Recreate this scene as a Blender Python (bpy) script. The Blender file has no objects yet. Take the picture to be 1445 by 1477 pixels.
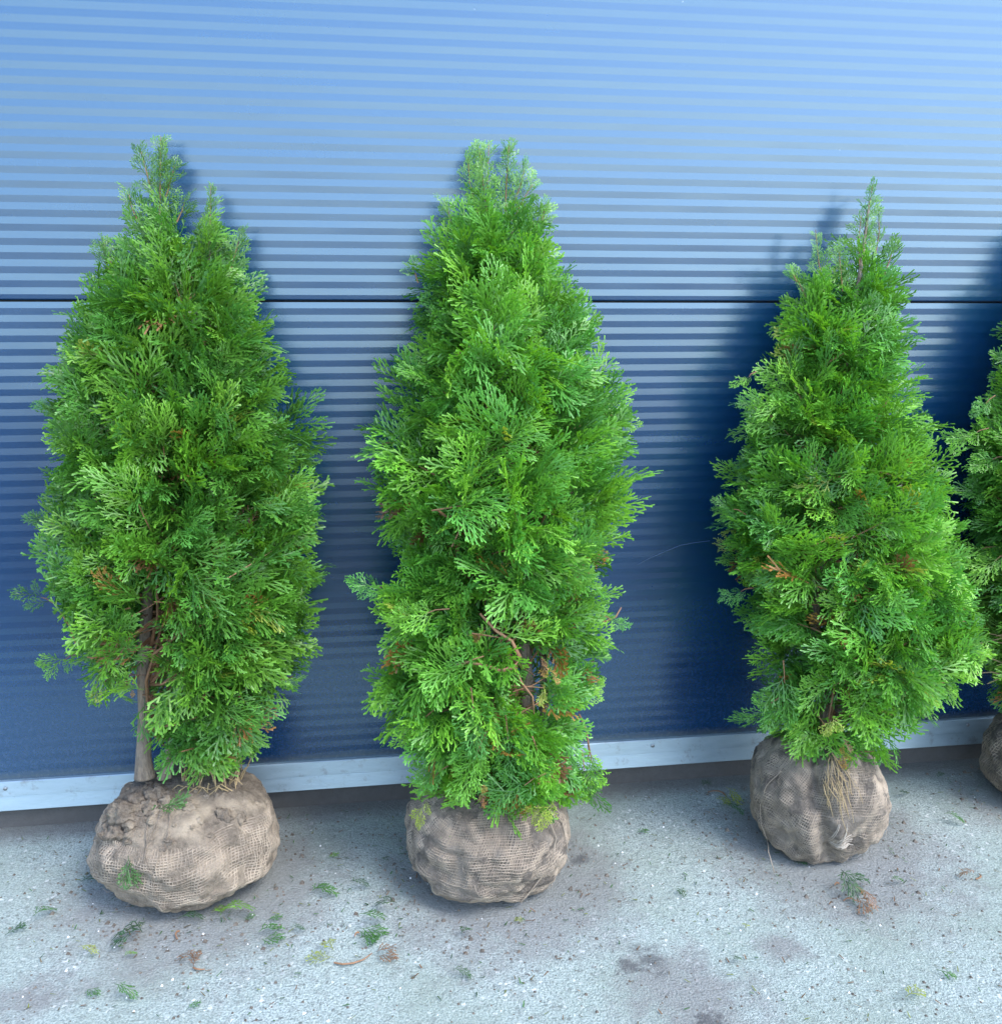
import bpy, math, random
import numpy as np
from mathutils import Vector, Matrix, noise as mnoise

S = bpy.context.scene
COL = S.collection
RND = random.Random(7)

# ------------------------------------------------------------------ camera
PHW, PHH = 1445.0, 1477.0
FPX, PIT, YAW, ROL = 1358.43, .2327, .1438, -.0036
CAM = np.array([0.0, -1.894, 1.10])
cy_, sy_, cp_, sp_, cr_, sr_ = math.cos(YAW), math.sin(YAW), math.cos(PIT), math.sin(PIT), math.cos(ROL), math.sin(ROL)
_R = np.array([cy_, -sy_, 0.0]); _F = np.array([sy_, cy_, 0.0]); _Z = np.array([0, 0, 1.0])
C_FWD = _F*cp_ - _Z*sp_
_U = _F*sp_ + _Z*cp_
C_RIGHT = _R*cr_ - _U*sr_
C_UP = _R*sr_ + _U*cr_
cam = bpy.data.cameras.new('camera'); camo = bpy.data.objects.new('camera', cam); COL.objects.link(camo)
cam.sensor_fit = 'HORIZONTAL'; cam.sensor_width = 36.0; cam.lens = 36.0*FPX/PHW
cam.clip_start = .05; cam.clip_end = 2000
mw = Matrix.Identity(4)
for i in range(3):
    mw[i][0] = C_RIGHT[i]; mw[i][1] = C_UP[i]; mw[i][2] = -C_FWD[i]; mw[i][3] = CAM[i]
camo.matrix_world = mw
S.camera = camo

# ------------------------------------------------------------------ sky, sun, exposure
SUN_EL, SUN_ROT = math.radians(52), math.radians(136)
w = bpy.data.worlds.new('World'); S.world = w; w.use_nodes = True
wn = w.node_tree.nodes; sk = wn.new('ShaderNodeTexSky'); sk.sky_type = 'NISHITA'; sk.sun_disc = False
sk.sun_elevation = SUN_EL; sk.sun_rotation = SUN_ROT
sk.air_density = 1.0; sk.dust_density = .9; sk.ozone_density = .35
w.node_tree.links.new(sk.outputs[0], wn['Background'].inputs[0]); wn['Background'].inputs[1].default_value = .15
sun = bpy.data.lights.new('sun', 'SUN'); suno = bpy.data.objects.new('sun', sun); COL.objects.link(suno)
sun.energy = .75; sun.angle = math.radians(24); sun.color = (1.0, .99, .97)
sd = Vector((math.sin(SUN_ROT)*math.cos(SUN_EL), math.cos(SUN_ROT)*math.cos(SUN_EL), math.sin(SUN_EL)))
suno.rotation_euler = sd.to_track_quat('Z', 'Y').to_euler()
S.view_settings.view_transform = 'Standard'; S.view_settings.look = 'None'
S.view_settings.gamma = 1.0; S.view_settings.use_curve_mapping = False
S.view_settings.exposure = 2.1
S.cycles.max_bounces = 4; S.cycles.diffuse_bounces = 2; S.cycles.glossy_bounces = 3; S.cycles.transmission_bounces = 3

# ------------------------------------------------------------------ photo pixel -> place
def ray(x, y): return C_FWD + C_RIGHT*(x-PHW/2)/FPX + C_UP*(PHH/2-y)/FPX
def on_ground(x, y, z=0.0):
    d = ray(x, y); return CAM + d*(z-CAM[2])/d[2]
def on_depth(x, y, yy):
    d = ray(x, y); return CAM + d*(yy-CAM[1])/d[1]
def on_lean(x, y, z0, y0, k):
    d = ray(x, y); t = (y0-CAM[1]+(CAM[2]-z0)*k)/(d[1]-k*d[2]); return CAM + d*t

# ------------------------------------------------------------------ mesh helpers
class MB:
    def __init__(s): s.v = []; s.f = []
    def add(s, vs, fs):
        o = len(s.v); s.v += [tuple(map(float, p)) for p in vs]; s.f += [tuple(i+o for i in f) for f in fs]
    def box(s, x0, x1, y0, y1, z0, z1):
        s.add([(x0,y0,z0),(x1,y0,z0),(x1,y1,z0),(x0,y1,z0),(x0,y0,z1),(x1,y0,z1),(x1,y1,z1),(x0,y1,z1)],
              [(0,3,2,1),(4,5,6,7),(0,1,5,4),(1,2,6,5),(2,3,7,6),(3,0,4,7)])
    def tube(s, pts, radii, n=6, cap=True):
        pts = [Vector(p) for p in pts]; vs = []; fs = []
        ref = Vector((.31, .17, .93)).normalized()
        for i, p in enumerate(pts):
            t = (pts[min(i+1, len(pts)-1)]-pts[max(i-1, 0)])
            if t.length < 1e-9: t = Vector((0, 0, 1))
            t.normalize(); a = t.cross(ref)
            if a.length < 1e-4: a = t.cross(Vector((1, 0, 0)))
            a.normalize(); b = t.cross(a)
            for k in range(n):
                q = 2*math.pi*k/n; vs.append(p+(a*math.cos(q)+b*math.sin(q))*radii[i])
        for i in range(len(pts)-1):
            for k in range(n):
                fs.append((i*n+k, i*n+(k+1) % n, (i+1)*n+(k+1) % n, (i+1)*n+k))
        if cap:
            fs.append(tuple(range(n))[::-1]); fs.append(tuple((len(pts)-1)*n+k for k in range(n)))
        s.add(vs, fs)
    def build(s, name, mat, parent=None, origin=(0, 0, 0), smooth=False):
        me = bpy.data.meshes.new(name)
        o = np.array(origin)
        me.from_pydata([tuple(np.array(p)-o) for p in s.v] if np.any(o) else s.v, [], s.f)
        if smooth: me.polygons.foreach_set('use_smooth', [True]*len(me.polygons))
        me.materials.append(mat); me.update()
        return link(name, me, parent, origin if parent is None else (0, 0, 0))
def link(name, me, parent=None, loc=(0, 0, 0)):
    ob = bpy.data.objects.new(name, me); COL.objects.link(ob); ob.location = loc
    if parent: ob.parent = parent
    return ob
def empty(name, loc):
    o = bpy.data.objects.new(name, None); COL.objects.link(o); o.location = loc; o.empty_display_size = .1; return o
def tag(o, label=None, cat=None, group=None, kind=None):
    if label: o['label'] = label
    if cat: o['category'] = cat
    if group: o['group'] = group
    if kind: o['kind'] = kind
    return o
def np_mesh(name, V, Q, mat, tint=None, smooth=False):
    """V (n,3), Q (m,4) quads -> mesh"""
    me = bpy.data.meshes.new(name)
    me.vertices.add(len(V)); me.vertices.foreach_set('co', np.ascontiguousarray(V, dtype=np.float32).ravel())
    me.loops.add(Q.size); me.loops.foreach_set('vertex_index', np.ascontiguousarray(Q, dtype=np.int32).ravel())
    me.polygons.add(len(Q)); me.polygons.foreach_set('loop_start', np.arange(0, Q.size, 4, dtype=np.int32))
    if smooth: me.polygons.foreach_set('use_smooth', np.ones(len(Q), dtype=bool))
    me.update(calc_edges=True); me.validate()
    if tint is not None:
        a = me.color_attributes.new('tint', 'FLOAT_COLOR', 'POINT')
        a.data.foreach_set('color', np.c_[tint, np.ones(len(tint))].astype(np.float32).ravel())
    me.materials.append(mat)
    return me

# ------------------------------------------------------------------ materials
def mat(name):
    m = bpy.data.materials.new(name); m.use_nodes = True
    nt = m.node_tree; return m, nt, nt.nodes['Principled BSDF'], nt.nodes['Material Output']
def N(nt, t, **kw):
    n = nt.nodes.new(t)
    for k, v in kw.items():
        if k in n.inputs.keys() if isinstance(k, str) else False: n.inputs[k].default_value = v
        else: setattr(n, k, v)
    return n
def noise_node(nt, vec, scale, detail=4, rough=.55, dist=0):
    n = nt.nodes.new('ShaderNodeTexNoise'); n.inputs['Scale'].default_value = scale; n.inputs['Detail'].default_value = detail
    n.inputs['Roughness'].default_value = rough; n.inputs['Distortion'].default_value = dist
    if vec is not None: nt.links.new(vec, n.inputs['Vector'])
    return n
def ramp(nt, fac, stops):
    r = nt.nodes.new('ShaderNodeValToRGB'); e = r.color_ramp.elements
    while len(e) < len(stops): e.new(.5)
    for i, (p, c) in enumerate(stops):
        e[i].position = p; e[i].color = (c, c, c, 1) if isinstance(c, (int, float)) else (*c, 1)
    nt.links.new(fac, r.inputs[0]); return r.outputs[0]
def mixc(nt, fac, a, b, mode='MIX'):
    n = nt.nodes.new('ShaderNodeMix'); n.data_type = 'RGBA'; n.blend_type = mode
    for sock, v in ((n.inputs[0], fac), (n.inputs[6], a), (n.inputs[7], b)):
        if isinstance(v, bpy.types.NodeSocket): nt.links.new(v, sock)
        elif isinstance(v, (int, float)): sock.default_value = v if sock.type == 'VALUE' else (v, v, v, 1)
        else: sock.default_value = (*v, 1)
    return n.outputs[2]
def math_(nt, op, a, b=0.0, clamp=False):
    n = nt.nodes.new('ShaderNodeMath'); n.operation = op; n.use_clamp = clamp
    for i, v in enumerate((a, b)):
        if isinstance(v, bpy.types.NodeSocket): nt.links.new(v, n.inputs[i])
        else: n.inputs[i].default_value = v
    return n.outputs[0]
def bump(nt, bsdf, h, strength, dist):
    b = nt.nodes.new('ShaderNodeBump'); b.inputs['Strength'].default_value = strength; b.inputs['Distance'].default_value = dist
    nt.links.new(h, b.inputs['Height']); nt.links.new(b.outputs[0], bsdf.inputs['Normal']); return b
def pos(nt): return nt.nodes.new('ShaderNodeNewGeometry').outputs['Position']
def scaled(nt, vec, sc):
    m = nt.nodes.new('ShaderNodeVectorMath'); m.operation = 'MULTIPLY'; m.inputs[1].default_value = sc; nt.links.new(vec, m.inputs[0]); return m.outputs[0]

# blue lacquered steel
M_CLAD, nt, b, _ = mat('blue_lacquered_steel')
P = pos(nt)
streak = noise_node(nt, scaled(nt, P, (1.2, 1, 9)), 3.0, 5, .6)
dust = noise_node(nt, P, 55, 5, .7)
spk = nt.nodes.new('ShaderNodeTexVoronoi'); spk.inputs['Scale'].default_value = 26; nt.links.new(P, spk.inputs['Vector'])
spkn = noise_node(nt, P, 9, 2)
dots = math_(nt, 'MULTIPLY', ramp(nt, spk.outputs['Distance'], [(.0, 1), (.06, 0)]), ramp(nt, spkn.outputs[0], [(.60, 0), (.66, 1)]))
c0 = mixc(nt, ramp(nt, streak.outputs[0], [(.3, 0), (.75, 1)]), (.0006, .029, .098), (.001, .034, .110))
c1 = mixc(nt, math_(nt, 'MULTIPLY', ramp(nt, dust.outputs[0], [(.45, 0), (.8, 1)]), .02), c0, (.25, .27, .28))
c2 = mixc(nt, math_(nt, 'MULTIPLY', dots, .55), c1, (.45, .47, .48))
sz_ = nt.nodes.new('ShaderNodeSeparateXYZ'); nt.links.new(P, sz_.inputs[0])
gz = nt.nodes.new('ShaderNodeMapRange'); nt.links.new(math_(nt, 'ADD', sz_.outputs[2], math_(nt, 'MULTIPLY', dust.outputs[0], -.018)), gz.inputs[0])
gz.inputs[1].default_value = .102; gz.inputs[2].default_value = .118; gz.inputs[3].default_value = .6; gz.inputs[4].default_value = 0
c2 = mixc(nt, gz.outputs[0], c2, (.07, .075, .06))
sp2 = nt.nodes.new('ShaderNodeMapRange'); nt.links.new(sz_.outputs[2], sp2.inputs[0]); sp2.inputs[1].default_value = .1; sp2.inputs[2].default_value = .5; sp2.inputs[3].default_value = .16; sp2.inputs[4].default_value = 0
c2 = mixc(nt, math_(nt, 'MULTIPLY', sp2.outputs[0], ramp(nt, noise_node(nt, P, 140, 4, .8).outputs[0], [(.5, 0), (.66, 1)])), c2, (.22, .22, .21))
nt.links.new(c2, b.inputs['Base Color'])
nt.links.new(ramp(nt, streak.outputs[0], [(.2, .20), (.8, .27)]), b.inputs['Roughness'])
b.inputs['IOR'].default_value = 2.25; b.inputs['Specular Tint'].default_value = (.65, .86, 1.0, 1)
warp = noise_node(nt, scaled(nt, P, (1, 1, 2.2)), 2.2, 2, .5)
bump(nt, b, warp.outputs[0], .10, .02)

# galvanised sheet
M_GALV, nt, b, _ = mat('galvanised_sheet')
P = pos(nt)
sp = noise_node(nt, scaled(nt, P, (8, 30, 30)), 3, 5, .6)
dirt = noise_node(nt, scaled(nt, P, (1, 1, 1)), 30, 6, .75)
c0 = mixc(nt, sp.outputs[0], (.26, .35, .41), (.37, .47, .54))
c1 = mixc(nt, math_(nt, 'MULTIPLY', ramp(nt, dirt.outputs[0], [(.56, 0), (.72, 1)]), .6), c0, (.16, .15, .14))
nt.links.new(c1, b.inputs['Base Color']); b.inputs['Metallic'].default_value = .55
nt.links.new(ramp(nt, sp.outputs[0], [(.2, .36), (.8, .52)]), b.inputs['Roughness'])
bump(nt, b, sp.outputs[0], .15, .003)

M_SCREW, nt, b, _ = mat('screw_steel')
b.inputs['Base Color'].default_value = (.32, .33, .34, 1); b.inputs['Metallic'].default_value = .9; b.inputs['Roughness'].default_value = .4

# dirty plinth concrete
M_PLINTH, nt, b, _ = mat('dirty_concrete')
P = pos(nt); n1 = noise_node(nt, P, 40, 6, .7); n2 = noise_node(nt, P, 7, 4)
c0 = mixc(nt, n1.outputs[0], (.045, .045, .047), (.13, .13, .132))
c1 = mixc(nt, n2.outputs[0], c0, (.075, .072, .07))
nt.links.new(c1, b.inputs['Base Color']); b.inputs['Roughness'].default_value = .9; bump(nt, b, n1.outputs[0], .6, .006)

# unseen dark asphalt, added so the lower wall reflects something darker
M_ADDED_ASPHALT, nt, b, _ = mat('added_dark_asphalt')
P = pos(nt); n1 = noise_node(nt, P, 120, 4, .7); n2 = noise_node(nt, P, .8, 4)
c0 = mixc(nt, n1.outputs[0], (.03, .03, .032), (.075, .075, .078))
c1 = mixc(nt, math_(nt, 'MULTIPLY', n2.outputs[0], .5), c0, (.05, .048, .045))
nt.links.new(c1, b.inputs['Base Color']); b.inputs['Roughness'].default_value = .9; bump(nt, b, n1.outputs[0], .5, .004)

# pale pitted concrete of the pavement, with soil stains
BALLS = [(-.3574, -.2305), (.2107, -.2955), (.8791, -.2802), (1.4935, -.1876)]
M_CONC, nt, b, _ = mat('pitted_concrete')
P = pos(nt)
fine = noise_node(nt, P, 260, 3, .65)
mid = noise_node(nt, P, 60, 5, .7)
big = noise_node(nt, P, 3.2, 5, .6)
vor = nt.nodes.new('ShaderNodeTexVoronoi'); vor.inputs['Scale'].default_value = 190; nt.links.new(P, vor.inputs['Vector'])
c0 = mixc(nt, ramp(nt, fine.outputs[0], [(.36, 0), (.62, 1)]), (.195, .238, .230), (.49, .565, .545))
c0 = mixc(nt, ramp(nt, vor.outputs['Color'], [(.07, 1), (.17, 0)]), c0, (.15, .17, .165))
c0 = mixc(nt, ramp(nt, vor.outputs['Color'], [(.86, 0), (.95, 1)]), c0, (.74, .76, .76))
c0 = mixc(nt, math_(nt, 'MULTIPLY', ramp(nt, big.outputs[0], [(.38, 0), (.64, 1)]), .65), c0, (.24, .295, .245))
c0 = mixc(nt, math_(nt, 'MULTIPLY', ramp(nt, mid.outputs[0], [(.50, 0), (.70, 1)]), .5), c0, (.15, .165, .16))
def blob(center, r0, r1, amp):
    """mask: 1 inside r0, 0 outside r1, edge broken by noise"""
    d = nt.nodes.new('ShaderNodeVectorMath'); d.operation = 'DISTANCE'; nt.links.new(P, d.inputs[0]); d.inputs[1].default_value = (*center, 0)
    jit = math_(nt, 'MULTIPLY', math_(nt, 'SUBTRACT', blobn, .5), amp)
    dd = math_(nt, 'ADD', d.outputs['Value'], jit)
    mr = nt.nodes.new('ShaderNodeMapRange'); mr.interpolation_type = 'SMOOTHSTEP'
    nt.links.new(dd, mr.inputs[0]); mr.inputs[1].default_value = r0; mr.inputs[2].default_value = r1; mr.inputs[3].default_value = 1; mr.inputs[4].default_value = 0
    return mr.outputs[0]
blobn = noise_node(nt, P, 11, 6, .7).outputs[0]
soil = None
for (x, y), r in zip(BALLS, (.20, .19, .19, .2)):
    m = blob((x+.03, y-.04), r*.7, r+.13, .36)
    soil = m if soil is None else math_(nt, 'MAXIMUM', soil, m)
stain_pts = [((1000, 1440), .03, .17, .40), ((1130, 1375), .0, .07, .2), ((845, 1330), .0, .05, .1), ((690, 1310), .03, .14, .3), ((60, 1440), .0, .1, .3)]
for (px, py), r0, r1, am in stain_pts:
    g = on_ground(px, py); soil = math_(nt, 'MAXIMUM', soil, blob((g[0], g[1]), r0, r1, am))
soilc = mixc(nt, fine.outputs[0], (.12, .115, .115), (.27, .26, .255))
c0 = mixc(nt, math_(nt, 'MULTIPLY', soil, .72), c0, soilc)
dark = None
blobn = noise_node(nt, P, 38, 5, .7).outputs[0]
for (px, py), r0, r1, am in [((935, 1386), .0, .045, .14), ((905, 1395), .0, .03, .12), ((1020, 1470), .0, .03, .16), ((835, 1240), 0, .03, .1)]:
    g = on_ground(px, py); m = blob((g[0], g[1]), r0, r1, am); dark = m if dark is None else math_(nt, 'MAXIMUM', dark, m)
c0 = mixc(nt, math_(nt, 'MULTIPLY', dark, .75), c0, (.07, .068, .072))
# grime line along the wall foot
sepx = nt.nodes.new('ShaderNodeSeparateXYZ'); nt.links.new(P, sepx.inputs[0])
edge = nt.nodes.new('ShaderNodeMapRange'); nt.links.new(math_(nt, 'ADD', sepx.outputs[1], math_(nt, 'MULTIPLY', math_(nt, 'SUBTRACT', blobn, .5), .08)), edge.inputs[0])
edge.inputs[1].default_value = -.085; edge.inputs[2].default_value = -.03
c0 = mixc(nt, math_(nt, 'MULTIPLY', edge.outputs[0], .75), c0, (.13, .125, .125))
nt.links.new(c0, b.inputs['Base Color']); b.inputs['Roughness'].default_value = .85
hgt = math_(nt, 'ADD', fine.outputs[0], math_(nt, 'MULTIPLY', mid.outputs[0], 1.2))
bump(nt, b, hgt, .8, .006)

# foliage: colour carried by each spray
M_LEAF, nt, b, out = mat('scale_leaf')
at = nt.nodes.new('ShaderNodeAttribute'); at.attribute_name = 'tint'
oi = nt.nodes.new('ShaderNodeObjectInfo')
col = mixc(nt, 1.0, at.outputs['Color'], oi.outputs['Color'], 'MULTIPLY')
nt.links.new(col, b.inputs['Base Color']); b.inputs['Roughness'].default_value = .42; b.inputs['Specular IOR Level'].default_value = .6
tr = nt.nodes.new('ShaderNodeBsdfTranslucent')
nt.links.new(mixc(nt, 1.0, col, (1.3, 1.3, .4), 'MULTIPLY'), tr.inputs[0])
ms = nt.nodes.new('ShaderNodeMixShader'); ms.inputs[0].default_value = .33
nt.links.new(b.outputs[0], ms.inputs[1]); nt.links.new(tr.outputs[0], ms.inputs[2]); nt.links.new(ms.outputs[0], out.inputs[0])

M_BARK, nt, b, _ = mat('bark')
P = pos(nt); n1 = noise_node(nt, scaled(nt, P, (1, 1, .18)), 160, 5, .7); n2 = noise_node(nt, P, 22, 4)
c0 = mixc(nt, ramp(nt, n1.outputs[0], [(.3, 0), (.7, 1)]), (.085, .058, .040), (.38, .29, .21))
c0 = mixc(nt, math_(nt, 'MULTIPLY', n2.outputs[0], .6), c0, (.24, .22, .185))
nt.links.new(c0, b.inputs['Base Color']); b.inputs['Roughness'].default_value = .85; bump(nt, b, n1.outputs[0], 1.0, .008)
M_TWIG, nt, b, _ = mat('twig_bark')
P = pos(nt); n1 = noise_node(nt, P, 60, 3)
nt.links.new(mixc(nt, n1.outputs[0], (.13, .06, .03), (.34, .19, .10)), b.inputs['Base Color']); b.inputs['Roughness'].default_value = .7
M_DRY, nt, b, _ = mat('dry_grass')
P = pos(nt); n1 = noise_node(nt, P, 50, 3)
nt.links.new(mixc(nt, n1.outputs[0], (.20, .13, .06), (.52, .40, .22)), b.inputs['Base Color']); b.inputs['Roughness'].default_value = .8
def soil_mat(name, ca, cb, cc):
    m, nt, b, _ = mat(name)
    P = pos(nt); n1 = noise_node(nt, P, 130, 6, .75); n2 = noise_node(nt, P, 13, 5, .6); n3 = noise_node(nt, P, 420, 2)
    c0 = mixc(nt, ramp(nt, n1.outputs[0], [(.3, 0), (.7, 1)]), ca, cb)
    c0 = mixc(nt, ramp(nt, n2.outputs[0], [(.48, 0), (.68, 1)]), c0, cc)
    nt.links.new(c0, b.inputs['Base Color']); b.inputs['Roughness'].default_value = .95
    bump(nt, b, math_(nt, 'ADD', n1.outputs[0], math_(nt, 'MULTIPLY', n3.outputs[0], .4)), .9, .008)
    return m
M_SOIL = soil_mat('loamy_soil', (.095, .075, .058), (.26, .21, .16), (.40, .325, .24))
M_SOILD = soil_mat('dusty_soil', (.070, .057, .047), (.205, .172, .142), (.26, .22, .18))
M_JUTE, nt, b, _ = mat('jute_thread')
P = pos(nt); n1 = noise_node(nt, P, 25, 5, .7); n2 = noise_node(nt, P, 600, 2)
c0 = mixc(nt, ramp(nt, n1.outputs[0], [(.35, 0), (.7, 1)]), (.19, .155, .12), (.42, .345, .265))
nt.links.new(c0, b.inputs['Base Color']); b.inputs['Roughness'].default_value = .95; bump(nt, b, n2.outputs[0], .6, .002)
M_PALEJ, nt, b, _ = mat('bleached_thread'); b.inputs['Base Color'].default_value = (.40, .355, .30, 1); b.inputs['Roughness'].default_value = .9
M_GRIT, nt, b, _ = mat('white_grit'); b.inputs['Base Color'].default_value = (.7, .7, .7, 1); b.inputs['Roughness'].default_value = .7

# ------------------------------------------------------------------ ground
g = MB(); g.add([(-400, -400, -.02), (400, -400, -.02), (400, 400, -.02), (-400, 400, -.02)], [(0, 1, 2, 3)])
M_FAR, nt, b, _ = mat('added_pale_gravel')  # unseen pale gravel, invented to brighten the ribs' low reflections
P = pos(nt); n1 = noise_node(nt, P, 60, 4, .7); n2 = noise_node(nt, P, .5, 4)
nt.links.new(mixc(nt, n2.outputs[0], mixc(nt, n1.outputs[0], (.14, .14, .13), (.27, .26, .245)), (.19, .19, .165)), b.inputs['Base Color']); b.inputs['Roughness'].default_value = .95
tag(g.build('ground', M_FAR), kind='structure')
rd = MB(); rd.add([(-60, -9, -.014), (60, -9, -.014), (60, -1.05, -.014), (-60, -1.05, -.014)], [(0, 1, 2, 3)])
tag(rd.build('added_dark_road', M_ADDED_ASPHALT), kind='structure')  # strip out of view, added to darken what the wall foot mirrors
pv = MB()
pv.add([(-9, -1.05, 0), (12, -1.05, 0), (12, .2, 0), (-9, .2, 0), (-9, -1.05, -.06), (12, -1.05, -.06), (12, .2, -.06), (-9, .2, -.06)],
       [(0, 1, 2, 3), (0, 4, 5, 1), (1, 5, 6, 2), (2, 6, 7, 3), (3, 7, 4, 0)])
tag(pv.build('pavement', M_CONC), kind='structure')

# ------------------------------------------------------------------ wall
WX0, WX1 = -5.0, 8.0
ZJ, RIB = 1.075, .0250
T_A, T_B = math.tan(math.radians(2.3)), math.tan(math.radians(2.3))   # up-tilted face, nearly upright face
wall = empty('metal_clad_wall', (0, 0, 0))
tag(wall, 'dark blue ribbed metal cladding wall with a galvanised strip along its foot', 'wall')
def panel(z_top, z_bot):
    prof = []   # (y, z) from the top down; outward is -y
    gap = .0028
    prof += [(.06, z_top-.001), (.012, z_top-.001), (.0003, z_top-.0012)]
    k = 0; z = z_top
    while True:
        za = z_top-(k+.5)*RIB; zb = z_top-(k+1)*RIB
        ya = -.5*RIB*T_A
        if za > z_bot+gap+.004: prof.append((ya, za))
        if zb > z_bot+gap+.004: prof.append((0.0, zb))
        else: break
        k += 1
    prof += [(0.0, z_bot+gap+.002), (.002, z_bot+gap), (.06, z_bot+gap)]
    m = MB(); n = len(prof)
    xs = [WX0+(WX1-WX0)*i/26 for i in range(27)]
    vs = [(x, y, z) for x in xs for (y, z) in prof]
    fs = [(i*n+j, i*n+j+1, (i+1)*n+j+1, (i+1)*n+j) for i in range(26) for j in range(n-1)]
    m.add(vs, fs)
    m.add([(x, .06, z) for x in (WX0, WX1) for z in (z_top-.001, z_bot+gap)], [(0, 1, 3, 2)])
    return m.build('cladding_panel', M_CLAD, wall)
panel(ZJ, .094); panel(ZJ+1.0, ZJ); panel(ZJ+2.0, ZJ+1.0); panel(ZJ+3.0, ZJ+2.0)
M_SEAM, nt, b, _ = mat('seam_gasket'); b.inputs['Base Color'].default_value = (.012, .016, .022, 1); b.inputs['Roughness'].default_value = .7
for k in range(3):
    m = MB(); m.box(WX0, WX1, .0125, .05, ZJ+k-.0005, ZJ+k+.0024); m.build('seam_gasket', M_SEAM, wall)
m = MB(); m.box(WX0+.01, WX1-.01, .062, .20, .03, ZJ+3.0); m.build('wall_core', M_PLINTH, wall)
m = MB(); m.box(WX0, WX1, -.03, .22, ZJ+3.002, ZJ+3.06); m.build('parapet_cap', M_GALV, wall)
# base flashing: folded sheet with a crease and a drip lip
prof = [(.004, .1085), (-.008, .1080), (-.0092, .1065), (-.0150, .0792), (-.0152, .0780), (-.0118, .0772), (-.0125, .0752), (-.0195, .0485), (-.0165, .0460), (.02, .0470)]
fl = MB(); n = len(prof)
xs = [WX0, -.9+.0, 2.2, WX1]
fl.add([(x, y, z) for x in xs for (y, z) in prof], [(i*n+j, i*n+j+1, (i+1)*n+j+1, (i+1)*n+j) for i in range(len(xs)-1) for j in range(n-1)])
flo = fl.build('base_flashing', M_GALV, wall)
for px in (8, 590, 941, 1395):
    p = on_depth(px, 1138-px*.066 if px != 941 else 1075, -.011)
    s_ = MB(); s_.tube([(p[0], -.009, .095), (p[0], -.0138, .095), (p[0], -.0148, .095)], [.0042, .0042, .002], 8)
    s_.build('screw', M_SCREW, flo)
pl_ = MB(); pl_.box(WX0, WX1, -.002, .06, -.03, .0465); pl_.build('plinth', M_PLINTH, wall)

sc = MB()
W = [on_depth(x, y, -.0016) for x, y in [(918, 815), (935, 806), (958, 796), (980, 787), (1000, 783), (1024, 780)]]
sc.tube(W, [.0003, .0006, .0007, .0007, .0006, .0003], 4)
M_SCR, nt, b, _ = mat('scratched_paint'); b.inputs['Base Color'].default_value = (.10, .16, .24, 1); b.inputs['Roughness'].default_value = .6
sc.build('scratch', M_SCR, wall)

# ------------------------------------------------------------------ spray (frond) templates
def ribbon(V, Q, T, p0, ang, length, w0, w1, segs, bend, droop, t0, t1, z0, slope, twist):
    """tapered strip, slightly twisted and lifting out of the spray's plane; returns its centre line"""
    x, y = p0; a = ang; step = length/segs; o = len(V); line = []; z = z0
    for i in range(segs+1):
        f = i/segs; wd = (w0*(1-f)+w1*f)*.5
        zz = z - droop*(x*x+.6*y*y)
        nx, ny = -math.sin(a), math.cos(a)
        V.append((x+nx*wd, y+ny*wd, zz+wd*twist)); V.append((x-nx*wd, y-ny*wd, zz-wd*twist))
        tt = t0+(t1-t0)*f; T.append(tt); T.append(tt); line.append((x, y, a, z))
        x += math.cos(a)*step; y += math.sin(a)*step; a += bend/segs; z += slope*step
    for i in range(segs): Q.append((o+2*i, o+2*i+1, o+2*i+3, o+2*i+2))
    return line
def make_frond(seed, wid=.030):
    r = random.Random(seed); V, Q, T = [], [], []
    droop = r.uniform(-.05, .5)
    axis_bend = r.uniform(-.4, .4)
    line = ribbon(V, Q, T, (0, 0), -axis_bend*.4, 1.0, wid*.7, wid, 6, axis_bend, droop, 0, .8, 0, 0, r.uniform(-.5, .5))
    def at(ln, s):
        k = len(ln)-1; f = s*k; i = min(k-1, int(f)); f -= i
        a, b2 = ln[i], ln[i+1]; return (a[0]+(b2[0]-a[0])*f, a[1]+(b2[1]-a[1])*f), a[2], a[3]+(b2[3]-a[3])*f
    s = r.uniform(.10, .18); side = r.choice((-1, 1))
    while s < .95:
        p, a, z = at(line, s)
        L = (.66*(1-s)**.75+.10)*r.uniform(.75, 1.15)
        if s < .22: L *= .7
        ang = a+side*math.radians(r.uniform(34, 50)*(1-.35*s)); bend = -side*r.uniform(.1, .5)
        ln = ribbon(V, Q, T, p, ang, L, wid*.8, wid*1.0, 3 if L > .3 else 2, bend, droop, .2+.35*s, 1.0, z, r.uniform(-.22, .30), r.uniform(-.7, .7))
        if L > .20:
            q = r.uniform(.25, .38); sd2 = side if r.random() < .65 else -side
            while q < .90:
                pp, a2, z2 = at(ln, q)
                l2 = r.uniform(.12, .21)*(1.1-.5*q)*(.7+.6*L)
                ribbon(V, Q, T, pp, a2+sd2*math.radians(r.uniform(26, 42)), l2, wid*.8, wid*1.1, 1, 0, droop, .55, 1.0, z2, r.uniform(-.2, .3), r.uniform(-.7, .7))
                q += r.uniform(.08, .125)/L; sd2 = -sd2
        s += r.uniform(.074, .112); side = -side
    return np.array(V), np.array(Q), np.array(T)
FRONDS = [make_frond(100+i, wid=RND.uniform(.031, .037)) for i in range(12)]
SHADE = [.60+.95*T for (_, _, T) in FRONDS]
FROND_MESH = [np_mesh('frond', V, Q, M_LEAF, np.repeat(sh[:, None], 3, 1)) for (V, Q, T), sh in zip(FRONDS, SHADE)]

def unit(v):
    n = np.linalg.norm(v); return v/n if n > 1e-9 else np.array([0, 0, 1.0])
def frame(d, nrm):
    d = unit(d); s = np.cross(nrm, d)
    if np.linalg.norm(s) < 1e-4: s = np.cross(np.array([.3, .9, .2]), d)
    s = unit(s); return d, s, np.cross(d, s)

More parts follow.
